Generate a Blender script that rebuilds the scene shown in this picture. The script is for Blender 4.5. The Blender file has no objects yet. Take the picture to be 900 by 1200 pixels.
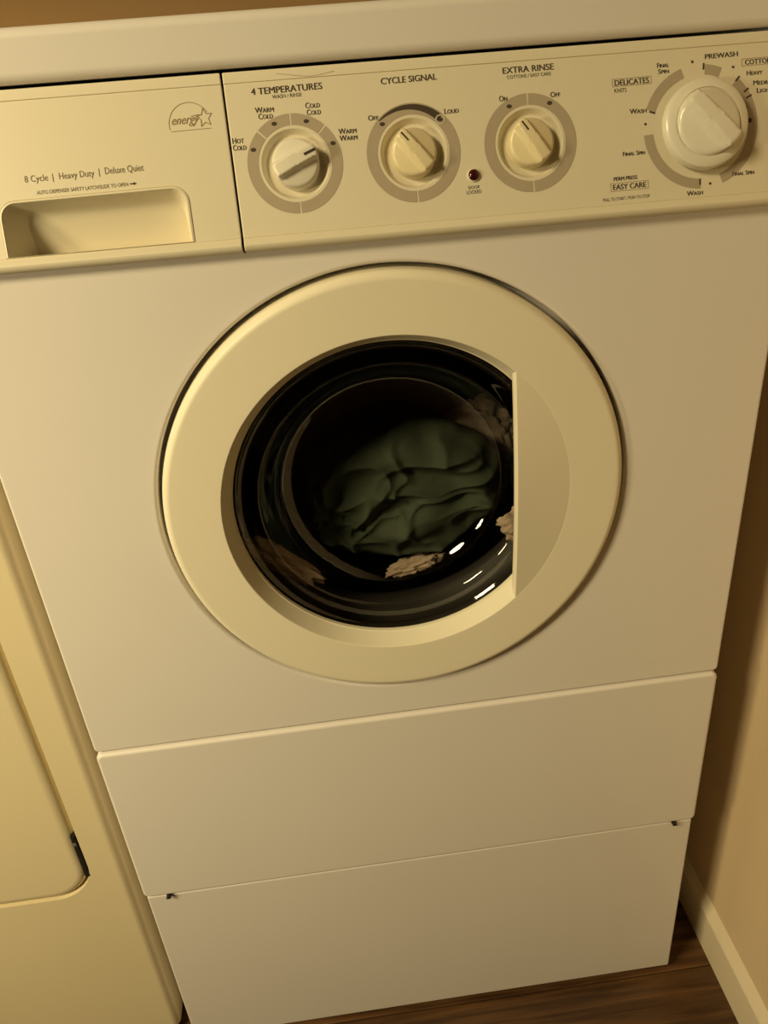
import bpy, bmesh, math, random
from mathutils import Vector, Matrix, noise

random.seed(7)
S = bpy.context.scene
COL = S.collection

# ------------------------------------------------------------------ camera
F_PX = 931.0126                                  # focal length in pixels of a 900 px wide frame
CAM_LOC = (-0.0540, -0.6507, 1.1746)
CAM_R = Vector((0.99141, -0.10570, -0.07702))
CAM_D = Vector((-0.11840, -0.47430, -0.87240))
CAM_F = Vector((0.05567, 0.87400, -0.48270))
CAM_F.normalize(); CAM_R = (CAM_R - CAM_F * CAM_R.dot(CAM_F)).normalized(); CAM_U = CAM_R.cross(CAM_F)
cd = bpy.data.cameras.new('camera'); cam = bpy.data.objects.new('camera', cd); COL.objects.link(cam)
cd.sensor_fit = 'HORIZONTAL'; cd.sensor_width = 36.0; cd.lens = F_PX / 900 * 36.0; cd.clip_start = 0.02
m = Matrix.Identity(4)
for i in range(3):
    m[i][0] = CAM_R[i]; m[i][1] = CAM_U[i]; m[i][2] = -CAM_F[i]; m[i][3] = CAM_LOC[i]
cam.matrix_world = m
S.camera = cam

# ------------------------------------------------------------------ world, lamps, exposure
S.view_settings.view_transform = 'Standard'; S.view_settings.look = 'None'
S.view_settings.gamma = 1.0; S.view_settings.use_curve_mapping = False
S.view_settings.exposure = 0.12
S.cycles.max_bounces = 10; S.cycles.transparent_max_bounces = 12
S.cycles.caustics_reflective = False; S.cycles.caustics_refractive = False
W = bpy.data.worlds.new('world'); S.world = W; W.use_nodes = True
W.node_tree.nodes['Background'].inputs[0].default_value = (1.0, 0.72, 0.40, 1)
W.node_tree.nodes['Background'].inputs[1].default_value = 0.02

def lamp(name, loc, target, size, power, col, spread=math.pi):
    d = bpy.data.lights.new(name, 'AREA'); d.shape = 'DISK'; d.size = size; d.energy = power; d.color = col; d.spread = spread
    o = bpy.data.objects.new(name, d); COL.objects.link(o); o.location = loc
    o.rotation_euler = (Vector(target) - Vector(loc)).to_track_quat('-Z', 'Y').to_euler()
    return o
WARM = (1.0, 0.81, 0.43)
lamp('ceiling_lamp', (-1.45, -1.15, 2.12), (-0.50, 0.0, 0.95), 0.50, 7.6, WARM, math.radians(80))
lamp('hall_lamp', (-1.65, -0.95, 1.25), (-0.75, 0.0, 0.65), 0.28, 7.0, WARM, math.radians(130))

# ------------------------------------------------------------------ materials
def mat(name, col, rough=0.5, spec=0.5, var=0.06, vscale=6.0, bump=0.0, bscale=300.0, metal=0.0, coat=0.0, col2=None):
    M = bpy.data.materials.new(name); M.use_nodes = True
    nt = M.node_tree; b = nt.nodes['Principled BSDF']
    b.inputs['Roughness'].default_value = rough; b.inputs['Metallic'].default_value = metal
    b.inputs['Specular IOR Level'].default_value = spec
    b.inputs['Coat Weight'].default_value = coat; b.inputs['Coat Roughness'].default_value = 0.12
    tc = nt.nodes.new('ShaderNodeTexCoord')
    n = nt.nodes.new('ShaderNodeTexNoise'); n.inputs['Scale'].default_value = vscale; n.inputs['Detail'].default_value = 4
    nt.links.new(tc.outputs['Object'], n.inputs['Vector'])
    r = nt.nodes.new('ShaderNodeValToRGB')
    c2 = col2 or tuple(c * (1 - var) for c in col)
    r.color_ramp.elements[0].position = 0.3; r.color_ramp.elements[1].position = 0.7
    r.color_ramp.elements[0].color = (*c2, 1); r.color_ramp.elements[1].color = (*col, 1)
    nt.links.new(n.outputs['Fac'], r.inputs['Fac']); nt.links.new(r.outputs['Color'], b.inputs['Base Color'])
    if bump:
        n2 = nt.nodes.new('ShaderNodeTexNoise'); n2.inputs['Scale'].default_value = bscale; n2.inputs['Detail'].default_value = 3
        nt.links.new(tc.outputs['Object'], n2.inputs['Vector'])
        bp = nt.nodes.new('ShaderNodeBump'); bp.inputs['Strength'].default_value = bump; bp.inputs['Distance'].default_value = 0.001
        nt.links.new(n2.outputs['Fac'], bp.inputs['Height']); nt.links.new(bp.outputs['Normal'], b.inputs['Normal'])
    return M

ENAMEL = mat('white_enamel', (0.80, 0.76, 0.74), 0.38, 0.35, 0.03, 5, 0.05, 220)
PLASTIC = mat('ivory_plastic', (0.76, 0.70, 0.56), 0.42, 0.4, 0.03, 5, 0.04, 500)
DOORP = mat('door_plastic', (0.86, 0.80, 0.645), 0.42, 0.4, 0.03, 5, 0.04, 500)
KNOBP = mat('aged_knob_plastic', (0.80, 0.70, 0.46), 0.30, 0.5, 0.05, 40)
KNOBW = mat('white_knob_plastic', (0.82, 0.78, 0.68), 0.25, 0.5, 0.03, 40)
DRYERM = mat('almond_enamel', (0.78, 0.68, 0.46), 0.42, 0.35, 0.03, 5, 0.05, 220)
INK = mat('grey_print', (0.075, 0.055, 0.04), 0.6, 0.2, 0.1, 60)
INKL = mat('faded_print', (0.22, 0.17, 0.10), 0.6, 0.2, 0.25, 60)
TAUPE = mat('taupe_print', (0.44, 0.37, 0.28), 0.55, 0.3, 0.04, 60)
LINEM = mat('hairline_print', (0.33, 0.25, 0.14), 0.6, 0.2, 0.1, 60)
BLACK = mat('black_plastic', (0.012, 0.011, 0.010), 0.35, 0.5, 0.2, 30)
STEEL = mat('dark_steel', (0.30, 0.28, 0.26), 0.35, 0.5, 0.1, 60, 0, 1, 1.0)
CHROME = mat('bright_metal', (0.7, 0.68, 0.64), 0.2, 0.5, 0.1, 60, 0, 1, 1.0)
RUBBER = mat('grey_rubber', (0.035, 0.030, 0.027), 0.55, 0.3, 0.2, 20)
DRUMM = mat('drum_steel', (0.16, 0.15, 0.14), 0.4, 0.5, 0.2, 20, 0, 1, 1.0)
LEDM = mat('red_lens', (0.045, 0.006, 0.006), 0.12, 0.6, 0.1, 80)
GREEN = mat('green_cloth', (0.084, 0.106, 0.074), 0.75, 0.25, 0.35, 30, 0.5, 900)
BROWN = mat('brown_cloth', (0.030, 0.017, 0.010), 0.8, 0.2, 0.3, 30, 0.5, 900)
TOWEL = mat('towel_cloth', (0.66, 0.50, 0.40), 0.9, 0.1, 0.25, 50, 0.8, 700)
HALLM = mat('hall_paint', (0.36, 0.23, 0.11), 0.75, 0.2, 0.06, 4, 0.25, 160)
WALLM = mat('wall_paint', (0.72, 0.57, 0.38), 0.75, 0.2, 0.06, 4, 0.25, 160)
TRIMM = mat('trim_paint', (0.80, 0.70, 0.53), 0.4, 0.4, 0.04, 8)
CEILM = mat('ceiling_paint', (0.48, 0.39, 0.27), 0.8, 0.2, 0.04, 4)
GROOVE = mat('subfloor', (0.015, 0.008, 0.004), 0.8, 0.2, 0.2, 10)

def wood():
    M = bpy.data.materials.new('brown_wood_planks'); M.use_nodes = True; nt = M.node_tree; b = nt.nodes['Principled BSDF']
    b.inputs['Roughness'].default_value = 0.42
    tc = nt.nodes.new('ShaderNodeTexCoord'); mp = nt.nodes.new('ShaderNodeMapping'); mp.inputs['Scale'].default_value = (2.0, 34, 34)
    nt.links.new(tc.outputs['Object'], mp.inputs['Vector'])
    n = nt.nodes.new('ShaderNodeTexNoise'); n.inputs['Scale'].default_value = 2.4; n.inputs['Detail'].default_value = 8; n.inputs['Distortion'].default_value = 0.6
    nt.links.new(mp.outputs['Vector'], n.inputs['Vector'])
    r = nt.nodes.new('ShaderNodeValToRGB')
    r.color_ramp.elements[0].position = 0.34; r.color_ramp.elements[1].position = 0.68
    r.color_ramp.elements[0].color = (0.040, 0.017, 0.006, 1); r.color_ramp.elements[1].color = (0.155, 0.075, 0.028, 1)
    nt.links.new(n.outputs['Fac'], r.inputs['Fac'])
    oi = nt.nodes.new('ShaderNodeObjectInfo'); hs = nt.nodes.new('ShaderNodeHueSaturation')
    mr = nt.nodes.new('ShaderNodeMapRange'); mr.inputs[3].default_value = 0.8; mr.inputs[4].default_value = 1.2
    nt.links.new(oi.outputs['Random'], mr.inputs[0]); nt.links.new(mr.outputs[0], hs.inputs['Value'])
    nt.links.new(r.outputs['Color'], hs.inputs['Color']); nt.links.new(hs.outputs['Color'], b.inputs['Base Color'])
    bp = nt.nodes.new('ShaderNodeBump'); bp.inputs['Strength'].default_value = 0.2; bp.inputs['Distance'].default_value = 0.001
    nt.links.new(n.outputs['Fac'], bp.inputs['Height']); nt.links.new(bp.outputs['Normal'], b.inputs['Normal'])
    return M
WOOD = wood()

def glass():
    M = bpy.data.materials.new('door_glass'); M.use_nodes = True; nt = M.node_tree
    nt.nodes.remove(nt.nodes['Principled BSDF']); out = nt.nodes['Material Output']
    t = nt.nodes.new('ShaderNodeBsdfTransparent'); t.inputs[0].default_value = (0.80, 0.80, 0.76, 1)
    g = nt.nodes.new('ShaderNodeBsdfGlossy'); g.inputs['Roughness'].default_value = 0.03; g.inputs[0].default_value = (0.9, 0.9, 0.9, 1)
    lw = nt.nodes.new('ShaderNodeLayerWeight'); lw.inputs[0].default_value = 0.5
    pw = nt.nodes.new('ShaderNodeMath'); pw.operation = 'POWER'; pw.inputs[1].default_value = 4.0
    f = nt.nodes.new('ShaderNodeMath'); f.operation = 'MULTIPLY_ADD'; f.inputs[1].default_value = 0.80; f.inputs[2].default_value = 0.06
    nt.links.new(lw.outputs['Facing'], pw.inputs[0]); nt.links.new(pw.outputs[0], f.inputs[0])
    mx = nt.nodes.new('ShaderNodeMixShader')
    tc = nt.nodes.new('ShaderNodeTexCoord'); n = nt.nodes.new('ShaderNodeTexNoise'); n.inputs['Scale'].default_value = 9
    bp = nt.nodes.new('ShaderNodeBump'); bp.inputs['Strength'].default_value = 0.05; bp.inputs['Distance'].default_value = 0.01
    nt.links.new(tc.outputs['Object'], n.inputs['Vector']); nt.links.new(n.outputs['Fac'], bp.inputs['Height'])
    nt.links.new(bp.outputs['Normal'], g.inputs['Normal'])
    nt.links.new(f.outputs[0], mx.inputs[0]); nt.links.new(t.outputs[0], mx.inputs[1]); nt.links.new(g.outputs[0], mx.inputs[2])
    nt.links.new(mx.outputs[0], out.inputs[0])
    return M
GLASS = glass()

# ------------------------------------------------------------------ helpers
def link(name, me, material, parent=None, label=None):
    o = bpy.data.objects.new(name, me); COL.objects.link(o)
    if material: me.materials.clear(); me.materials.append(material)
    if parent: o.parent = parent
    if label: o['label'] = label
    return o

def build(name, bm, material, parent=None, smooth=30, label=None, kind=None, wn=True):
    bmesh.ops.recalc_face_normals(bm, faces=bm.faces[:])
    me = bpy.data.meshes.new(name); bm.to_mesh(me); bm.free()
    if smooth:
        for p in me.polygons: p.use_smooth = True
        me.set_sharp_from_angle(angle=math.radians(smooth))
    o = link(name, me, material, parent, label)
    if smooth and wn:
        w = o.modifiers.new('wn', 'WEIGHTED_NORMAL'); w.keep_sharp = True
    if kind: o['kind'] = kind
    return o

def empty(name, loc, label, cat, group=None):
    o = bpy.data.objects.new(name, None); COL.objects.link(o); o.location = (0, 0, 0); o.empty_display_size = 0.05
    o['label'] = label; o['category'] = cat
    if group: o['group'] = group
    return o

def box(bm, x0, x1, y0, y1, z0, z1, bev=0.0, seg=3):
    t = bmesh.new()
    bmesh.ops.create_cube(t, size=1)
    for v in t.verts:
        v.co = Vector(((x0 + x1) / 2 + v.co.x * (x1 - x0), (y0 + y1) / 2 + v.co.y * (y1 - y0), (z0 + z1) / 2 + v.co.z * (z1 - z0)))
    if bev: bmesh.ops.bevel(t, geom=t.edges[:], offset=bev, segments=seg, affect='EDGES', profile=0.5)
    me = bpy.data.meshes.new('tmp'); t.to_mesh(me); t.free(); bm.from_mesh(me); bpy.data.meshes.remove(me)

def boxobj(name, dims, material, parent=None, bev=0.0, seg=3, **k):
    bm = bmesh.new(); box(bm, *dims, bev, seg); return build(name, bm, material, parent, **k)

def lathe(bm, prof, n=96, frame=None, close=False):
    """prof: list of (r, h). frame maps (x, y, h): x,y in the disc plane, h along the axis."""
    frame = frame or (lambda x, y, h: Vector((x, y, h)))
    rings = []
    for r, h in prof:
        if r < 1e-6: rings.append([bm.verts.new(frame(0, 0, h))])
        else: rings.append([bm.verts.new(frame(r * math.cos(2 * math.pi * i / n), r * math.sin(2 * math.pi * i / n), h)) for i in range(n)])
    for a, b in zip(rings, rings[1:]):
        for i in range(n):
            j = (i + 1) % n
            if len(a) == 1 and len(b) == 1: continue
            if len(a) == 1: bm.faces.new((a[0], b[i], b[j]))
            elif len(b) == 1: bm.faces.new((a[i], a[j], b[0]))
            else: bm.faces.new((a[i], a[j], b[j], b[i]))
    return rings

def arc(c, r, a0, a1, n):
    return [(c[0] + r * math.cos(math.radians(a0 + (a1 - a0) * i / n)), c[1] + r * math.sin(math.radians(a0 + (a1 - a0) * i / n))) for i in range(n + 1)]

def fill_loops(bm, loops):
    """planar face set between vertex loops (outer loop first, then holes)"""
    ed = []
    for lp in loops:
        for i in range(len(lp)):
            e = bm.edges.get((lp[i], lp[(i + 1) % len(lp)])) or bm.edges.new((lp[i], lp[(i + 1) % len(lp)]))
            ed.append(e)
    bmesh.ops.triangle_fill(bm, use_beauty=True, use_dissolve=False, edges=ed)

def bridge(bm, a, b):
    n = len(a)
    for i in range(n):
        j = (i + 1) % n
        bm.faces.new((a[i], a[j], b[j], b[i]))

def rrect(x0, x1, y0, y1, r, n=8):
    return (arc((x1 - r, y1 - r), r, 0, 90, n) + arc((x0 + r, y1 - r), r, 90, 180, n)
            + arc((x0 + r, y0 + r), r, 180, 270, n) + arc((x1 - r, y0 + r), r, 270, 360, n))

# ------------------------------------------------------------------ the room
XW, YB, XL, YF, ZC = 0.417, 0.80, -3.20, -4.00, 2.45
def struct(name, dims, material, bev=0.0):
    o = boxobj(name, dims, material, None, bev, smooth=30); o['kind'] = 'structure'; return o
XH = 2.40                                        # the hall opens to the right in front of the alcove
struct('wall_right', (XW, XW + 0.12, -0.42, YB, 0, ZC), WALLM, 0.004)
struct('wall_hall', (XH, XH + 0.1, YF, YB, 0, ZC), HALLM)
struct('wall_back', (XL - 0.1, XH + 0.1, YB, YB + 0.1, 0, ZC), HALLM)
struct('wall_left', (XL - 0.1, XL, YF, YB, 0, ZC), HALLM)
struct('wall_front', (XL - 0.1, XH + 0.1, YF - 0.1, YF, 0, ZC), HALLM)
struct('ceiling', (XL - 0.1, XH + 0.1, YF - 0.1, YB + 0.1, ZC, ZC + 0.08), CEILM)
struct('shade_shelf_1', (XL, XW, YB - 0.55, YB, 1.55, 1.57), TRIMM, 0.002)          # unseen shelf, added to keep lamp light off the back wall
floor = struct('floor', (XL - 0.1, XH + 0.1, YF - 0.1, YB + 0.1, -0.06, -0.004), GROOVE)
PW = 0.125
rows = int((YB - YF) / PW)
for r in range(rows):
    y0 = YF + r * PW
    x = XL - random.uniform(0.0, 0.9)
    while x < XH:
        x1 = x + 1.05
        a, b = max(x, XL), min(x1, XH)
        if b - a > 0.02:
            boxobj('plank', (a + 0.0006, b - 0.0006, y0 + 0.0006, y0 + PW - 0.0006, -0.012, 0.0), WOOD, floor, 0.0012, 1, smooth=30)
        x = x1
# baseboard with a sloped top
bm = bmesh.new()
prof = [(XW, 0.0), (0.4055, 0.0), (0.4055, 0.064), (0.4064, 0.067), (0.4085, 0.070), (0.4155, 0.080), (XW, 0.0815)]
ends = [[bm.verts.new((x, y, z)) for x, z in prof] for y in (-0.42, YB)]
bridge(bm, ends[0], ends[1]); bm.faces.new(ends[0]); bm.faces.new(ends[1])
o = build('baseboard_right', bm, TRIMM, smooth=25); o['kind'] = 'structure'

# ------------------------------------------------------------------ washing machine
HW = 0.343
wm = empty('washing_machine', None, 'white front loading washing machine on a pedestal, with round glass door and four control knobs', 'washing machine')
DZ, DX = 0.8235, 0.0008                                          # door centre
R_HOLE = 0.2177

# cabinet: the shell behind the front panels
bm = bmesh.new()
box(bm, -HW + 0.001, -HW + 0.006, 0.020, 0.70, 0.325, 1.19)
box(bm, HW - 0.006, HW - 0.001, 0.020, 0.70, 0.325, 1.19)
box(bm, -HW + 0.006, HW - 0.006, 0.69, 0.70, 0.325, 1.19)
box(bm, -HW + 0.006, HW - 0.006, 0.020, 0.69, 0.325, 0.335)
build('cabinet', bm, ENAMEL, wm, smooth=30)

def panel_loops(bm, x0, x1, z0, z1, y, ins, depth, corner=0.003):
    """rounded-edged sheet: returns the flat front loop"""
    loops = []
    n = 5
    for i in range(n + 1):
        a = math.pi / 2 * i / n
        d = ins * (1 - math.sin(a)); yy = y + ins * (1 - math.cos(a))
        c = max(corner - d, 0.0006)
        loops.append([bm.verts.new((px, yy, pz)) for px, pz in rrect(x0 + ins - ins * math.sin(a), x1 - ins + ins * math.sin(a), z0 + ins - ins * math.sin(a), z1 - ins + ins * math.sin(a), corner + ins * math.sin(a), 4)])
    last = [bm.verts.new((v.co.x, y + depth, v.co.z)) for v in loops[-1]]
    for a, b in zip(loops, loops[1:]): bridge(bm, a, b)
    bridge(bm, loops[-1], last)
    return loops[0]

# front panel with a round recess for the door
bm = bmesh.new()
outer = panel_loops(bm, -HW, HW, 0.5648, 1.0635, 0.0, 0.003, 0.024, 0.002)
fr = lambda x, y, h: Vector((DX + x, h, DZ + y))
pr = [(R_HOLE + 0.004 - 0.004 * math.sin(math.pi / 2 * i / 6), 0.004 * (1 - math.cos(math.pi / 2 * i / 6))) for i in range(7)]
pr = pr + [(R_HOLE, 0.026), (0.172, 0.026), (0.172, 0.034)]
rings = lathe(bm, pr, 160, fr)
fill_loops(bm, [outer, rings[0]])
build('front_panel', bm, ENAMEL, wm, smooth=25)

# access panel
bm = bmesh.new()
fl = panel_loops(bm, -HW, HW, 0.3262, 0.5632, -0.003, 0.004, 0.026, 0.003)
bm.faces.new(fl)
acc = build('access_panel', bm, ENAMEL, wm, smooth=25)
for sx in (-0.3135, 0.3160):
    bm = bmesh.new()
    f2 = lambda x, y, h, sx=sx: Vector((sx + x, -0.003 + h, 0.3250 + y * 0.8))
    lathe(bm, [(0, -0.0035), (0.0022, -0.003), (0.0030, -0.001), (0.0030, 0.006)], 20, f2)
    box(bm, sx - 0.0028, sx + 0.0028, -0.0072, -0.006, 0.3247, 0.3255)
    build('screw', bm, BLACK, acc, smooth=30, label='dark screw at the lower edge of the panel')

# pedestal
ped = boxobj('pedestal', (-HW + 0.0018, HW - 0.0018, 0.0, 0.695, 0.015, 0.3240), ENAMEL, wm, 0.003, 4)
for sx in (-0.29, 0.29):
    for y in (0.08, 0.62):
        bm = bmesh.new()
        lathe(bm, [(0, 0.0), (0.020, 0.0), (0.022, 0.003), (0.022, 0.008), (0.012, 0.016), (0, 0.016)], 24, lambda x, yy, h, sx=sx, y=y: Vector((sx + x, y + yy, h)))
        build('foot', bm, BLACK, ped)

# top cover: slab with rounded front edges
bm = bmesh.new()
box(bm, -HW - 0.0015, HW + 0.0015, 0.0290, 0.70, 1.1850, 1.2212, 0.0075, 6)
for v in bm.verts: v.co.z -= 0.0085 * v.co.x
build('top_cover', bm, ENAMEL, wm, smooth=30)

# ---- sloping console (plane leans back 20 degrees)
TA = math.radians(20)
CO = Vector((0, -0.010, 1.0627)); CU = Vector((0, math.sin(TA), math.cos(TA))); CN = Vector((0, -math.cos(TA), math.sin(TA)))
def P(x, s, n=0.0): return CO + Vector((x, 0, 0)) + CU * s + CN * n
TILT = -0.009
S_LIP, S_GRV, S_TOP = 0.0090, 0.1190, 0.1285
LOWER = [(0.0, -0.030), (-0.0005, 0.000), (0.0003, 0.0012), (0.0014, 0.0022), (0.0028, 0.0027), (0.0042, 0.0025), (0.0080, 0.0005), (0.0084, -0.0004), (0.0087, -0.0004), (S_LIP, 0.0)]
UPPER = [(S_GRV, 0.0), (S_GRV + 0.0002, -0.0007), (S_GRV + 0.0007, -0.0007), (S_GRV + 0.0010, 0.0003), (S_TOP - 0.0022, 0.0003), (S_TOP - 0.0008, -0.0003), (S_TOP, -0.0020), (S_TOP, -0.030)]

def console_panel(bm, x0, x1, holes):
    """extruded lower and upper mouldings, flat face between them with holes (lists of (x, s))"""
    e = 0.0008
    for prof in (LOWER, UPPER):
        cols = []
        for x, d in ((x0, e * 1.5), (x0 + e * 0.4, e * 0.4), (x0 + e * 1.5, 0), (x1 - e * 1.5, 0), (x1 - e * 0.4, e * 0.4), (x1, e * 1.5)):
            cols.append([bm.verts.new(P(x, s + TILT * x, n - d)) for s, n in prof])
        for a, b in zip(cols, cols[1:]):
            for i in range(len(a) - 1): bm.faces.new((a[i], a[i + 1], b[i + 1], b[i]))
    # flat face; its side edges turn in
    lp = [bm.verts.new(P(x, s + TILT * x)) for x, s in ((x0 + e * 1.5, S_LIP), (x1 - e * 1.5, S_LIP), (x1 - e * 1.5, S_GRV), (x0 + e * 1.5, S_GRV))]
    side = []
    for x, sg in ((x0, 1), (x1, -1)):
        pts = [(x + sg * e * 1.5, 0), (x + sg * e * 0.4, -e * 0.4), (x, -e * 1.5), (x, -0.03)]
        cc = [[bm.verts.new(P(px, s + TILT * px, n)) for px, n in pts] for s in (S_LIP, S_GRV)]
        for i in range(3): bm.faces.new((cc[0][i], cc[0][i + 1], cc[1][i + 1], cc[1][i]))
    hl = [[bm.verts.new(P(x, s)) for x, s in h] for h in holes]
    fill_loops(bm, [lp] + hl)
    bmesh.ops.remove_doubles(bm, verts=bm.verts[:], dist=0.00001)
    return hl

X_SPLIT = -0.1030
KN = [(-0.0558, 0.0600), (0.0352, 0.0598), (0.1264, 0.0590)]
TIM = (0.2624, 0.0590)
R_WELL = 0.0257
circ = lambda c, r, n=64: [(c[0] + r * math.cos(2 * math.pi * i / n), c[1] + r * math.sin(2 * math.pi * i / n)) for i in range(n)]
bm = bmesh.new()
console_panel(bm, X_SPLIT + 0.0008, HW, [circ(c, R_WELL) for c in KN])
for c in KN:
    f2 = lambda x, y, h, c=c: P(c[0] + x, c[1] + y, h)
    lathe(bm, [(R_WELL, 0), (R_WELL - 0.0004, -0.0003), (R_WELL - 0.0030, -0.0052), (R_WELL - 0.0036, -0.0056), (R_WELL - 0.0044, -0.0058), (0, -0.0058)], 64, f2)
bmesh.ops.remove_doubles(bm, verts=bm.verts[:], dist=0.00001)
cp = build('control_panel', bm, PLASTIC, wm, smooth=25)

# dispenser drawer front with a scooped pull
def recess_loop(x0, x1, s0, s1, r, n=7):
    return [(x0, s0 + TILT * x0), (x1, s0 + TILT * x1)] + arc((x1 - r, s1 - r), r, 0, 90, n) + arc((x0 + r, s1 - r), r, 90, 180, n)
bm = bmesh.new()
rim = recess_loop(-0.2805, -0.1384, 0.0091, 0.0528, 0.0125)
hl = console_panel(bm, -HW, X_SPLIT - 0.0008, [rim])
def lp_at(x0, x1, s0, s1, r, nfun): return [bm.verts.new(P(x, s, nfun(s))) for x, s in recess_loop(x0, x1, s0, s1, r)]
g1 = lp_at(-0.2803, -0.1387, 0.0093, 0.0525, 0.0124, lambda s: -0.0006)
g2 = lp_at(-0.2800, -0.1391, 0.0094, 0.0521, 0.0121, lambda s: 0.0006)
g3 = lp_at(-0.2788, -0.1404, 0.0096, 0.0508, 0.0112, lambda s: 0.0009)
g4 = lp_at(-0.2778, -0.1412, 0.0098, 0.0499, 0.0105, lambda s: -0.0006)
bk = lambda s: -0.036 + 0.021 * min(1, max(0, (s - 0.016) / 0.030))
g5 = lp_at(-0.2695, -0.1440, 0.0135, 0.0470, 0.0095, lambda s: bk(s) + 0.003)
g6 = lp_at(-0.2670, -0.1460, 0.0160, 0.0440, 0.0085, bk)
allv = [hl[0], g1, g2, g3, g4, g5, g6]
start = [bm.verts.new(P(x, s)) for x, s in rim]
allv[0] = start
for a, b in zip(allv, allv[1:]): bridge(bm, a, b)
bm.faces.new(g6)
bmesh.ops.remove_doubles(bm, verts=bm.verts[:], dist=0.00001)
dd = build('dispenser_drawer', bm, PLASTIC, wm, smooth=25)

# ---- printing
def flat_text(body, x0, x1, s, h, parent, material=INK, small=False, weight=0.0, shear=0.0, name='printed_lettering'):
    cu = bpy.data.curves.new('txt', 'FONT'); cu.body = body; cu.size = 1.0; cu.resolution_u = 3; cu.shear = shear
    if small:
        cu.small_caps_scale = 0.78
        for f in cu.body_format: f.use_small_caps = True
    t = bpy.data.objects.new('txt', cu); COL.objects.link(t)
    bpy.context.view_layer.update()
    me = bpy.data.meshes.new_from_object(t.evaluated_get(bpy.context.evaluated_depsgraph_get()))
    bpy.data.objects.remove(t); bpy.data.curves.remove(cu)
    xs = [v.co.x for v in me.vertices]; ys = [v.co.y for v in me.vertices]
    ax, bx, ay, by = min(xs), max(xs), min(ys), max(ys)
    for v in me.vertices:
        u = (v.co.x - ax) / (bx - ax); w = (v.co.y - ay) / (by - ay)
        v.co = P(x0 + (x1 - x0) * u, s - h / 2 + h * w, 0.00022)
    if weight:                                    # heavier lettering: a second, slightly shifted strike
        bm = bmesh.new(); bm.from_mesh(me)
        g = bmesh.ops.duplicate(bm, geom=bm.verts[:] + bm.edges[:] + bm.faces[:])
        for v in g['geom']:
            if isinstance(v, bmesh.types.BMVert): v.co += Vector((0.00004 * weight * 1000, 0, 0)) + CN * 0.00003
        bm.to_mesh(me); bm.free()
    me.name = name
    return link(name, me, material, parent)

def flat_poly(polys, parent, material, name, n=0.00018):
    bm = bmesh.new()
    for pl in polys: bm.faces.new([bm.verts.new(P(x, s, n)) for x, s in pl])
    return build(name, bm, material, parent, smooth=0)

def ring_sector(c, r0, r1, a0, a1, n=None):
    n = n or max(2, int(abs(a1 - a0) / 4))
    A = [math.radians(a0 + (a1 - a0) * i / n) for i in range(n + 1)]
    return [[(c[0] + r * math.cos(t), c[1] + r * math.sin(t)) for r, t in ((r0, A[i]), (r1, A[i]), (r1, A[i + 1]), (r0, A[i + 1]))] for i in range(n)]

def stroke(pts, w, closed=False):
    out = []
    seq = list(zip(pts, pts[1:])) + ([(pts[-1], pts[0])] if closed else [])
    for (a, b) in seq:
        d = Vector((b[0] - a[0], b[1] - a[1]));
        if d.length < 1e-7: continue
        d.normalize(); q = Vector((-d.y, d.x)) * w / 2; e = d * w * 0.3
        out.append([(a[0] - q.x - e.x, a[1] - q.y - e.y), (b[0] - q.x + e.x, b[1] - q.y + e.y), (b[0] + q.x + e.x, b[1] + q.y + e.y), (a[0] + q.x - e.x, a[1] + q.y - e.y)])
    return out

def dot(c, r, sq=0.75): return [[(c[0] + r * math.cos(t * math.pi / 6), c[1] + r * sq * math.sin(t * math.pi / 6)) for t in range(12)]]

R0, R1 = 0.0278, 0.0362
gap = 1.0
def dial(c, splits):
    ps = []
    sp = sorted(splits); sp = sp + [sp[0] + 360]
    for a, b in zip(sp, sp[1:]): flat_poly(ring_sector(c, R0, R1, a + gap, b - gap), cp, TAUPE, 'dial_ring')
dial(KN[0], [45, 90, 135, 270]); dial(KN[1], [270]); dial(KN[2], [90, 270])
def mark(p, r=0.0021, sq=0.72): flat_poly(dot(p, r, sq), cp, INK, 'dial_mark', 0.0003)
for p in ((-0.0861, 0.0727), (-0.0681, 0.0898), (-0.0439, 0.0896), (-0.0256, 0.0723), (0.0133, 0.0825), (0.0579, 0.0821), (0.112, 0.0869), (0.1436, 0.0867)): mark(p)
# loudness swoosh
sw = []
N = 24
for i in range(N):
    def q(t):
        a = math.radians(134 + (46 - 134) * t)
        w = 0.0006 + 0.0062 * t ** 0.8 * (1 - 0.2 * t)
        return a, w
    (a, wa), (b, wb) = q(i / N), q((i + 1) / N)
    ro = 0.0352
    sw.append([(KN[1][0] + r * math.cos(t), KN[1][1] + r * math.sin(t)) for r, t in ((ro - wa, a), (ro, a), (ro, b), (ro - wb, b))])
flat_poly(sw, cp, INK, 'volume_wedge', 0.0003)
halo = []
for r in (0.0033,):
    halo = stroke([(0.0579 + r * math.cos(t * math.pi / 8), 0.0821 + r * math.sin(t * math.pi / 8)) for t in range(16)], 0.0009, True)
flat_poly(halo, cp, PLASTIC, 'dial_mark_halo', 0.0004)
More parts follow.
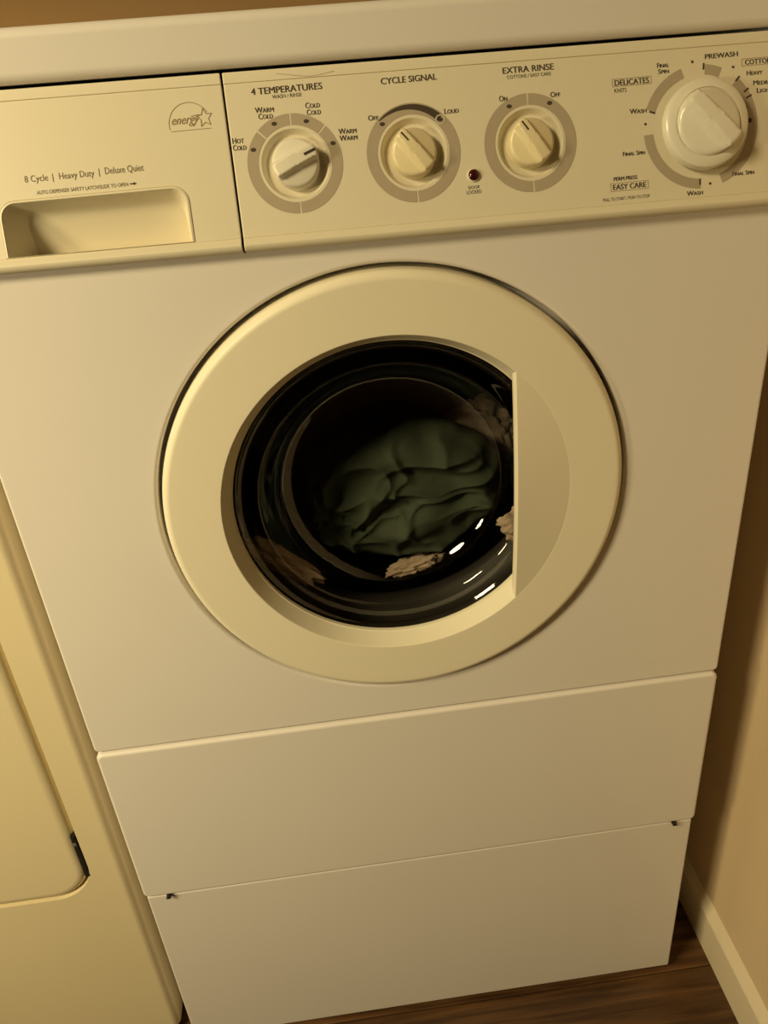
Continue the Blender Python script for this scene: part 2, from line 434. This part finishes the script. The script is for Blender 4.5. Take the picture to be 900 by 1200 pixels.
# timer dial
for a, b in ((107.6, 159), (66, 83), (-70, 47), (183, 267)): flat_poly(ring_sector(TIM, 0.0385, 0.0460, a, b), cp, TAUPE, 'dial_ring')
for x, s in ((0.2666, 0.1031), (0.2935, 0.0920), (0.3000, 0.0830), (0.3020, 0.0782), (0.2240, 0.0730), (0.2597, 0.0182)):
    d = Vector((x - TIM[0], s - TIM[1])).normalized()
    flat_poly(stroke([(x - d.x * 0.0020, s - d.y * 0.0020), (x + d.x * 0.0020, s + d.y * 0.0020)], 0.0013), cp, INK, 'dial_mark', 0.0003)
for x, s in ((0.2578, 0.1071), (0.2902, 0.1007), (0.2181, 0.0649), (0.2679, 0.0162)): mark((x, s), 0.0010, 1)
for x, s in ((0.2985, 0.0700), (0.3020, 0.0605)): mark((x, s), 0.0019, 1)
flat_poly(stroke([(-0.062, 0.1248), (-0.050, 0.1226), (-0.041, 0.1211), (-0.036, 0.1209), (-0.030, 0.1214), (-0.019, 0.1229)], 0.00022), cp, LINEM, 'scratch', 0.0006)

T = flat_text
T('4 TEMPERATURES', -0.0825, -0.0292, 0.1136, 0.0047, cp, weight=0.007)
T('WASH / RINSE', -0.0672, -0.0450, 0.1088, 0.0027, cp)
T('Warm', -0.0813, -0.0673, 0.1004, 0.0040, cp, small=True, weight=0.005); T('Cold', -0.0793, -0.0686, 0.0958, 0.0040, cp, small=True, weight=0.005)
T('Cold', -0.0433, -0.0325, 0.1006, 0.0040, cp, small=True, weight=0.005); T('Cold', -0.0428, -0.0323, 0.0957, 0.0040, cp, small=True, weight=0.005)
T('Warm', -0.0206, -0.0070, 0.0801, 0.0040, cp, small=True, weight=0.005); T('Warm', -0.0204, -0.0068, 0.0752, 0.0040, cp, small=True, weight=0.005)
T('Hot', -0.1010, -0.0925, 0.0803, 0.0040, cp, small=True, weight=0.005); T('Cold', -0.1012, -0.0912, 0.0753, 0.0040, cp, small=True, weight=0.005)
T('CYCLE SIGNAL', 0.0154, 0.0580, 0.1129, 0.0045, cp, weight=0.007)
T('Off', 0.0030, 0.0108, 0.0877, 0.0038, cp, small=True, weight=0.005); T('Loud', 0.0616, 0.0725, 0.0876, 0.0038, cp, small=True, weight=0.005)
T('EXTRA RINSE', 0.1090, 0.1485, 0.1127, 0.0045, cp, weight=0.007)
T('COTTONS / EASY CARE', 0.1120, 0.1462, 0.1078, 0.0025, cp)
T('On', 0.1046, 0.1108, 0.0930, 0.0040, cp, small=True, weight=0.005); T('Off', 0.1446, 0.1522, 0.0926, 0.0038, cp, small=True, weight=0.005)
T('DOOR', 0.0750, 0.0838, 0.0306, 0.0024, cp); T('LOCKED', 0.0733, 0.0849, 0.0271, 0.0026, cp)
T('PREWASH', 0.2680, 0.2942, 0.1100, 0.0036, cp, weight=0.007)
T('COTTONS', 0.2998, 0.3235, 0.1033, 0.0036, cp, weight=0.007)
T('Heavy', 0.3010, 0.3135, 0.0953, 0.0035, cp, small=True, weight=0.006); T('Medium', 0.3060, 0.3225, 0.0878, 0.0035, cp, small=True, weight=0.006); T('Light', 0.3086, 0.3215, 0.0820, 0.0035, cp, small=True, weight=0.006)
T('DELICATES', 0.1955, 0.2226, 0.0968, 0.0040, cp, weight=0.007); T('KNITS', 0.1951, 0.2047, 0.0912, 0.0030, cp)
T('Final', 0.2297, 0.2390, 0.1066, 0.0033, cp, small=True, weight=0.006); T('Spin', 0.2303, 0.2387, 0.1022, 0.0033, cp, small=True, weight=0.006)
T('Wash', 0.2061, 0.2193, 0.0751, 0.0036, cp, small=True, weight=0.006)
T('Final Spin', 0.1988, 0.2163, 0.0444, 0.0033, cp, small=True, weight=0.006)
T('PERM PRESS', 0.1902, 0.2090, 0.0264, 0.0029, cp, weight=0.006); T('EASY CARE', 0.1893, 0.2158, 0.0203, 0.0040, cp, weight=0.007)
T('PULL TO START / PUSH TO STOP', 0.1809, 0.2184, 0.0115, 0.0024, cp)
T('Wash', 0.2485, 0.2615, 0.0102, 0.0035, cp, small=True, weight=0.006)
T('Final Spin', 0.2863, 0.3040, 0.0218, 0.0033, cp, small=True, weight=0.006)
for x0, x1, s0, s1 in ((0.1938, 0.2245, 0.0942, 0.0995), (0.1876, 0.2178, 0.0173, 0.0232), (0.2975, 0.3255, 0.1008, 0.1058)):
    flat_poly(stroke([(x0, s0), (x1, s0), (x1, s1), (x0, s1)], 0.00035, True), cp, LINEM, 'printed_box')
# drawer printing
T('8 Cycle', -0.2574, -0.2403, 0.0662, 0.0062, dd, INKL); T('|', -0.2369, -0.2364, 0.0662, 0.0058, dd, INKL)
T('Heavy Duty', -0.2320, -0.2061, 0.0662, 0.0060, dd, INKL); T('|', -0.2026, -0.2021, 0.0668, 0.0058, dd, INKL)
T('Deluxe Quiet', -0.1980, -0.1693, 0.0672, 0.0058, dd, INKL)
T('AUTO DISPENSER SAFETY LATCH/SLIDE TO OPEN', -0.2502, -0.1826, 0.0567, 0.0027, dd, INKL)
flat_poly([[(-0.1812, 0.0563), (-0.1782, 0.0563), (-0.1782, 0.0572), (-0.1812, 0.0572)], [(-0.1784, 0.0556), (-0.1758, 0.0568), (-0.1784, 0.0579)]], dd, INK, 'printed_arrow')
# star mark: a half circle, a script word, an outlined star and a rule
em = stroke(arc((-0.1305, 0.0948), 0.0155, 190, 30, 26), 0.00045) + stroke([(-0.1452, 0.0908), (-0.1150, 0.0909)], 0.0004)
star = []
for k in range(10):
    a = math.radians(96 + 36 * k); r = 0.0064 if k % 2 == 0 else 0.0031
    star.append((-0.1192 + r * 0.95 * math.cos(a), 0.0985 + r * 1.05 * math.sin(a)))
em += stroke(star, 0.0006, True) + stroke([(-0.1290, 0.1003), (-0.1240, 0.1010), (-0.1222, 0.1008)], 0.0006)
flat_poly(em, dd, LINEM, 'printed_emblem')
T('energy', -0.1438, -0.1232, 0.0965, 0.0062, dd, LINEM, shear=0.45, weight=0.004)

# ---- knobs
def knob(name, c, rad, hgt, ang, material, drop, bar, base, label=None, pointer=True, wid=0.0013, plen=(0.45, 0.92)):
    ca, sa = math.cos(math.radians(ang)), math.sin(math.radians(ang))
    bm = bmesh.new(); n = 72
    rr = [0.0] + [rad * t for t in (0.08, 0.16, 0.24, 0.32, 0.40, 0.48, 0.56, 0.64, 0.72, 0.80, 0.86, 0.91, 0.95, 0.98, 1.0)]
    def top(u, q):
        r = math.hypot(u, q) / rad
        w = bar * (1.0 - 0.10 * u / rad)
        t = min(1.0, max(0.0, (abs(q) - w) / (rad * 0.16)))
        t = t * t * (3 - 2 * t)
        side = 0.55 + 0.45 * min(1.0, max(0.0, (abs(q) - w) / (rad - w)))
        z = hgt - drop * t * side
        if r > 0.9: z -= 0.0010 * ((r - 0.9) / 0.1) ** 2
        return z - 0.0012 * (u / rad) ** 2
    rings = []
    for r in rr:
        ring = []
        for i in range(n if r > 0 else 1):
            a = 2 * math.pi * i / n; u, q = r * math.cos(a), r * math.sin(a)
            x, y = u * ca - q * sa, u * sa + q * ca
            ring.append(bm.verts.new(P(c[0] + x, c[1] + y, top(u, q))))
        rings.append(ring)
    low = []
    for h, k in ((-0.001, 1.03), (base, 1.05)):
        low.append([bm.verts.new(P(c[0] + (rad * k) * math.cos(2 * math.pi * i / n + math.radians(ang)), c[1] + (rad * k) * math.sin(2 * math.pi * i / n + math.radians(ang)), h)) for i in range(n)])
    if base >= 0:
        for v in low[0]: pass
    seq = rings + ([low[0], low[1]] if base < 0 else [low[1]])
    for i in range(n):
        bm.faces.new((rings[0][0], rings[1][i], rings[1][(i + 1) % n]))
    for a, b in zip(seq[1:], seq[2:]): bridge(bm, a, b)
    if base >= 0: bmesh.ops.delete(bm, geom=low[0], context='VERTS')
    k = build(name, bm, material, wm, smooth=40, label=label, wn=False)
    if pointer:
        bm = bmesh.new()
        u0, u1 = rad * plen[0], rad * plen[1]
        pts = [(u0 + (u1 - u0) * i / 6, s * wid / 2) for i in range(7) for s in (-1, 1)]
        vs = [bm.verts.new(P(c[0] + u * ca - q * sa, c[1] + u * sa + q * ca, top(u, q) + 0.0003)) for u, q in pts]
        for i in range(6): bm.faces.new((vs[2 * i], vs[2 * i + 1], vs[2 * i + 3], vs[2 * i + 2]))
        build('pointer_line', bm, INK, k, smooth=0)
    return k
knob('temperature_knob', (KN[0][0] + 0.0003, KN[0][1]), 0.0176, 0.0125, 22, KNOBW, 0.0085, 0.0040, -0.0058, 'round white knob with a grip bar turned to the right', wid=0.0019, plen=(0.42, 0.95))
knob('cycle_signal_knob', KN[1], 0.0172, 0.0125, 128, KNOBP, 0.0085, 0.0036, -0.0058, 'round yellowed knob with a grip bar turned up to the left', wid=0.0013)
knob('extra_rinse_knob', KN[2], 0.0172, 0.0125, 123, KNOBP, 0.0085, 0.0036, -0.0058, 'round yellowed knob with a grip bar turned up to the left', wid=0.0013)
# timer: skirt and cap
bm = bmesh.new()
f2 = lambda x, y, h: P(TIM[0] + x, TIM[1] + y, h)
lathe(bm, [(0.020, 0.0002), (0.020, 0.0035), (0.0325, 0.0040), (0.0333, 0.0050), (0.0333, 0.0085), (0.0326, 0.0108), (0.0308, 0.0124), (0.0262, 0.0134), (0.0254, 0.0133), (0.0252, 0.0120), (0.0246, 0.0120), (0.0, 0.0120)], 96, f2)
tm = build('timer_dial', bm, KNOBW, wm, smooth=30, label='large white timer knob with a skirt and grip bar')
k = knob('timer_cap', TIM, 0.0241, 0.0265, 133, KNOBW, 0.0125, 0.0050, 0.0118, None, pointer=False)
k.parent = tm
# door lock light
bm = bmesh.new()
f2 = lambda x, y, h: P(0.0799 + x, 0.0393 + y, h)
lathe(bm, [(0.0050, 0.0), (0.0050, 0.0010), (0.0044, 0.0016), (0.0040, 0.0014)], 32, f2)
li = build('indicator_light', bm, PLASTIC, wm, label='small dark red door lock lamp')
bm = bmesh.new()
lathe(bm, [(0.0044, 0.0012)] + [(0.0043 * math.cos(t), 0.0012 + 0.0024 * math.sin(t)) for t in [i * math.pi / 16 for i in range(8)]] + [(0, 0.0036)], 32, f2)
build('red_lens', bm, LEDM, li)

# ---- door
RD, RI, XC, YFACE = 0.2132, 0.1612, 0.1102, -0.0090
TC = math.degrees(math.acos(XC / RI))
ang = [-TC + 2 * TC * i / 48 for i in range(49)] + [TC + (360 - 2 * TC) * i / 160 for i in range(1, 160)]
outp = [(RD, 0.022)] + [(RD - 0.0075 * (1 - math.cos(a)), YFACE + 0.0085 * (1 - math.sin(a))) for a in [math.pi / 2 * i / 9 for i in range(10)]] + [(0.198, YFACE), (0.182, YFACE), (0.168, YFACE), (RI + 0.0012, YFACE), (RI + 0.0003, YFACE + 0.0001)]
bm = bmesh.new()
def V(t, r, y): t = math.radians(t); return (DX + r * math.cos(t), y, DZ + r * math.sin(t))
rings = [[bm.verts.new(V(t, r, y)) for t in ang] for r, y in outp]
for a, b in zip(rings, rings[1:]): bridge(bm, a, b)
# sloped inner rim outside the grip
inp = [(RI + 0.0003, YFACE + 0.0001), (RI - 0.0003, YFACE + 0.0006), (0.1532, 0.0066), (0.1524, 0.0070), (0.1518, 0.0110)]
ta = [TC - 9, TC - 6, TC - 3, TC] + [t for t in ang if t > TC + 0.001] + [360 - TC, 363 - TC, 366 - TC, 369 - TC]   # runs on behind the grip
rr = [[bm.verts.new(V(t, r, y)) for t in ta] for r, y in inp]
for a, b in zip(rr, rr[1:]):
    for i in range(len(a) - 1): bm.faces.new((a[i], a[i + 1], b[i + 1], b[i]))
bmesh.ops.remove_doubles(bm, verts=bm.verts[:], dist=0.00001)
door = build('door', bm, DOORP, wm, smooth=13)
# grip: rises from the ring towards a straight upright edge
bm = bmesh.new()
SL = 0.16
tg = [-TC + 2 * TC * i / 64 for i in range(65)]
rows_ = []
NB = 10
for k in range(NB + 1):
    row = []
    for t in tg:
        rc = XC / math.cos(math.radians(t)); r = RI + 0.0003 + (rc - RI - 0.0003) * k / NB
        row.append(bm.verts.new(V(t, r, YFACE + 0.0001 - SL * (RI + 0.0003 - r))))
    rows_.append(row)
for dx, dy in ((0.0004, 0.0004), (0.0008, 0.0012), (0.0009, 0.0036), (0.0015, 0.0040), (0.0016, 0.0092), (0.0012, 0.0098), (-0.0120, 0.0100)):
    row = []
    for t in tg:
        rc = XC / math.cos(math.radians(t)); y0 = YFACE - SL * (RI - rc); zz = XC * math.tan(math.radians(t))
        row.append(bm.verts.new((DX + XC - dx, min(y0 + dy, 0.010), DZ + zz * (1 - dx * 2.2))))
    rows_.append(row)
for a, b in zip(rows_, rows_[1:]):
    for i in range(len(a) - 1): bm.faces.new((a[i], a[i + 1], b[i + 1], b[i]))
bmesh.ops.remove_doubles(bm, verts=bm.verts[:], dist=0.00001)
build('door_handle', bm, DOORP, door, smooth=35)
# bowl glass
bm = bmesh.new()
fr = lambda x, y, h: Vector((DX + x, h, DZ + y))
gp = [(0.1600, 0.0105), (0.1520, 0.0100), (0.1495, 0.0108), (0.1470, 0.0140), (0.1430, 0.0165), (0.1390, 0.0165), (0.1340, 0.0150), (0.1295, 0.0155), (0.1270, 0.0185), (0.1245, 0.0240),
      (0.1205, 0.0340), (0.1150, 0.0450), (0.1070, 0.0540), (0.0960, 0.0600), (0.0820, 0.0640), (0.0640, 0.0665), (0.0420, 0.0680), (0.0200, 0.0685), (0.0, 0.0686)]
# smooth the profile
for _ in range(2):
    q = [gp[0]]
    for a, b in zip(gp, gp[1:]): q += [(0.75 * a[0] + 0.25 * b[0], 0.75 * a[1] + 0.25 * b[1]), (0.25 * a[0] + 0.75 * b[0], 0.25 * a[1] + 0.75 * b[1])]
    gp = q + [gp[-1]]
lathe(bm, gp, 128, fr)
bmesh.ops.remove_doubles(bm, verts=bm.verts[:], dist=0.00001)
build('window_glass', bm, GLASS, door, smooth=60, wn=False, label='clear bowl-shaped window glass')

# ---- rubber gasket and drum
bm = bmesh.new()
lathe(bm, [(0.190, 0.030), (0.176, 0.030), (0.170, 0.034), (0.168, 0.040), (0.172, 0.048), (0.184, 0.056), (0.188, 0.068), (0.184, 0.080), (0.172, 0.088), (0.168, 0.096), (0.172, 0.106), (0.190, 0.116), (0.21, 0.122)], 128, fr)
build('door_gasket', bm, RUBBER, wm, smooth=60, wn=False)
bm = bmesh.new()
lathe(bm, [(0.165, 0.122), (0.168, 0.126), (0.225, 0.134), (0.236, 0.142), (0.240, 0.155), (0.240, 0.50), (0.225, 0.52), (0, 0.535)], 128, fr)
build('drum', bm, DRUMM, wm, smooth=60, wn=False)
for a in (80, 200, 320):
    t = math.radians(a); bm = bmesh.new()
    er = Vector((math.cos(t), 0, math.sin(t))); et = Vector((-math.sin(t), 0, math.cos(t)))
    sec = []
    for y, hh in ((0.17, 0.012), (0.19, 0.035), (0.45, 0.045), (0.48, 0.02)):
        c = Vector((DX, y, DZ))
        sec.append([bm.verts.new(c + er * (0.2405 - hh * f) + et * w) for w, f in ((-0.035, 0), (-0.022, 0.6), (-0.010, 1), (0.010, 1), (0.022, 0.6), (0.035, 0))])
    for a_, b_ in zip(sec, sec[1:]):
        for i in range(5): bm.faces.new((a_[i], a_[i + 1], b_[i + 1], b_[i]))
    bm.faces.new(sec[0]); bm.faces.new(sec[-1])
    build('drum_lifter', bm, DRUMM, wm, smooth=30)

# ------------------------------------------------------------------ laundry
def cloth(name, loc, rad, material, label, cat, seed, amp=0.22, freq=2.2, folds=None, sub=5, rot=0.0, tuck=1.0, group=None):
    bm = bmesh.new(); bmesh.ops.create_icosphere(bm, subdivisions=sub, radius=1)
    off = Vector((seed * 3.7, seed * 1.3, seed * 7.1))
    R = Matrix.Rotation(rot, 3, 'Y')
    for v in bm.verts:
        d = v.co.normalized()
        n1 = noise.multi_fractal(d * freq + off, 0.9, 2.1, 4) if False else noise.fractal(d * freq + off, 0.9, 2.1, 4)
        n2 = abs(noise.noise(d * freq * 1.6 + off * 1.7)); n3 = abs(noise.noise(d * freq * 3.4 + off * 0.7))
        k = 1 + amp * n1 - amp * 0.9 * (0.35 - n2) - amp * 0.35 * (0.3 - n3)
        if folds:
            a = math.atan2(d.z, d.x); rr = math.hypot(d.x, d.z)
            k += folds[0] * math.sin(rr * folds[1] + a * folds[2] + 2.2 * noise.noise(d * 1.7 + off)) * (0.35 + 0.65 * rr)
        q = d * k
        v.co = R @ Vector((q.x * rad[0], q.y * rad[1], q.z * rad[2])) + Vector(loc)
    o = build(name, bm, material, None, smooth=180, wn=False)
    o['label'] = label; o['category'] = cat
    if group: o['group'] = group
    return o
def garment(name, center, rx, rz, depth, material, label, cat, seed):
    # a twisted pad of cloth: closed front and back sheets with radiating pleats and long folds
    bm = bmesh.new(); NR, NA = 60, 220
    off = Vector((seed, seed * 2.3, seed * 0.7))
    def edge(a): return 1 + 0.10 * noise.noise(Vector((math.cos(a) * 1.3, math.sin(a) * 1.3, seed))) + 0.05 * noise.noise(Vector((math.cos(a) * 4, math.sin(a) * 4, seed + 5)))
    front = []; backs = []
    for i in range(NR + 1):
        t = i / NR; fr_, bk = [], []
        for k in range(NA if i else 1):
            a = 2 * math.pi * k / NA; e = edge(a)
            x, z = rx * t * e * math.cos(a), rz * t * e * math.sin(a)
            q = Vector((x * 9, z * 11, 0)) + off
            w = Vector((noise.noise(q * 0.9), noise.noise(q * 0.9 + Vector((9, 3, 1))), 0)) * 0.9
            h = 0.0
            n1 = noise.noise((q + w) * 1.1)
            h += 0.012 * n1
            r1 = 1 - abs(noise.noise((q + w * 1.4) * 1.35 + Vector((3, 1, 0)))) * 2.6
            h += 0.011 * max(0, r1) ** 1.6
            r2 = 1 - abs(noise.noise((q * 0.8 + w * 2.0) * 2.4 + Vector((1, 7, 0)))) * 3.0
            h += 0.005 * max(0, r2) ** 1.5
            ring = math.sin(t * 10.0 + 1.4 * math.sin(a + 0.6) + 3.0 * noise.noise(q * 0.7))
            h += 0.005 * ring * min(1, t * 2)
            dome = math.sqrt(max(0.0, 1 - t ** 2.4))
            fr_.append(bm.verts.new((center[0] + x, center[1] - depth * dome - h * min(1, (1 - t) * 6), center[2] + z)))
            bk.append(bm.verts.new((center[0] + x, center[1] + depth * 0.7 * dome, center[2] + z)) if i < NR else fr_[-1])
        front.append(fr_); backs.append(bk)
    for L_ in (front, backs):
        for k in range(NA): bm.faces.new((L_[0][0], L_[1][k], L_[1][(k + 1) % NA]))
        for a_, b_ in zip(L_[1:], L_[2:]): bridge(bm, a_, b_)
    o = build(name, bm, material, None, smooth=180, wn=False); o['label'] = label; o['category'] = cat
    return o
garment('crumpled_garment', (0.010, 0.120, 0.778), 0.128, 0.080, 0.030, GREEN, 'dark green crumpled garment in the middle of the door window', 'clothing', 3.1)
cloth('dark_garment', (0.0, 0.245, 0.660), (0.105, 0.048, 0.050), BROWN, 'dark brown garment at the bottom of the drum below the green one', 'clothing', 8, 0.15, 2.2)
cloth('towel', (-0.118, 0.062, 0.737), (0.050, 0.010, 0.013), TOWEL, 'pale towel corner at the lower left of the door window', 'towel', 11, 0.30, 1.7, None, 5, 0.72)
cloth('towel', (0.022, 0.098, 0.690), (0.032, 0.010, 0.010), TOWEL, 'pale towel corner just below the green garment', 'towel', 15, 0.35, 1.8, None, 5, -0.25)
cloth('towel', (0.138, 0.066, 0.742), (0.026, 0.012, 0.020), TOWEL, 'pale towel corner beside the upright edge of the door handle', 'towel', 19, 0.30, 1.8, None, 5, 0.4)
cloth('towel', (0.108, 0.158, 0.806), (0.050, 0.012, 0.048), TOWEL, 'pale cloth standing in for a grey reflection at the upper right of the green garment', 'towel', 23, 0.22, 1.9, None, 5, 0.5)  # pale cloth added in place of a grey reflection on the bowl glass

# ------------------------------------------------------------------ dryer
DXR, DYF, DTOP = -0.3640, 0.020, 0.930
DXL = DXR - 0.686
dr = empty('dryer', None, 'almond coloured clothes dryer to the left of the white washing machine', 'dryer')
bm = bmesh.new()
YE = 0.016
# front sheet with a rounded opening for the door
prof = [(0.0, 0.0)]
dl = []
ins = 0.010
for i in range(7):
    a = math.pi / 2 * i / 6
    e = ins * math.sin(a); yy = DYF + ins * (1 - math.cos(a))
    dl.append([bm.verts.new((x, yy, z)) for x, z in rrect(DXL + ins - e, DXR - ins + e, 0.012, DTOP - ins + e, 0.004 + e * 0.2, 4)])
for a, b in zip(dl, dl[1:]): bridge(bm, a, b)
back = [bm.verts.new((v.co.x, 0.72, v.co.z)) for v in dl[-1]]
bridge(bm, dl[-1], back); bm.faces.new(back)
OX0, OX1, OZ0, OZ1, ORr = -0.905, -0.4045, 0.3165, 0.845, 0.052
hl = [bm.verts.new((x, DYF, z)) for x, z in rrect(OX0, OX1, OZ0, OZ1, ORr, 12)]
h2 = [bm.verts.new((v.co.x, DYF + 0.018, v.co.z)) for v in hl]
fill_loops(bm, [dl[0], hl]); bridge(bm, hl, h2); bm.faces.new(h2)
build('cabinet', bm, DRYERM, dr, smooth=25)
bm = bmesh.new()
lp = []
g = 0.0042
for i in range(8):
    a = math.pi / 2 * i / 7; e = 0.012 * math.sin(a)
    lp.append([bm.verts.new((x, DYF - 0.0005 + 0.008 * (1 - math.cos(a)), z)) for x, z in rrect(OX0 + g + 0.012 - e, OX1 - g - 0.012 + e, OZ0 + g * 0.5 + 0.012 - e, OZ1 - g - 0.012 + e, ORr - g - 0.012 + e, 12)])
for a, b in zip(lp, lp[1:]): bridge(bm, a, b)
e2 = [bm.verts.new((v.co.x, DYF + 0.016, v.co.z)) for v in lp[-1]]
bridge(bm, lp[-1], e2); bm.faces.new(lp[0])
ddoor = build('door', bm, DRYERM, dr, smooth=25)
bm = bmesh.new(); box(bm, -0.4115, -0.4062, DYF - 0.0012, DYF + 0.014, 0.352, 0.424, 0.001, 2)
lt = build('door_latch', bm, BLACK, ddoor, label='black latch strip in the door gap')
bm = bmesh.new(); box(bm, -0.4105, -0.4070, DYF - 0.0022, DYF + 0.004, 0.408, 0.412, 0.0006, 2)
build('latch_pin', bm, CHROME, ddoor, label='small bright metal latch pin')
bm = bmesh.new()
box(bm, DXL, DXR, DYF + 0.002, 0.72, DTOP, DTOP + 0.018, 0.006, 4)
build('top_cover', bm, DRYERM, dr)
bm = bmesh.new()
cs = [(0.60, DTOP + 0.018), (0.72, DTOP + 0.018), (0.72, DTOP + 0.17), (0.66, DTOP + 0.17), (0.645, DTOP + 0.16)]
e1 = [bm.verts.new((DXL, y, z)) for y, z in cs]; e2 = [bm.verts.new((DXR, y, z)) for y, z in cs]
bridge(bm, e1, e2); bm.faces.new(e1); bm.faces.new(e2)
build('control_console', bm, DRYERM, dr)
for sx in (DXL + 0.06, DXR - 0.06):
    for y in (0.09, 0.64):
        bm = bmesh.new()
        lathe(bm, [(0, 0), (0.02, 0), (0.02, 0.006), (0.01, 0.013), (0, 0.013)], 20, lambda x, yy, h, sx=sx, y=y: Vector((sx + x, y + yy, h)))
        build('foot', bm, BLACK, dr)
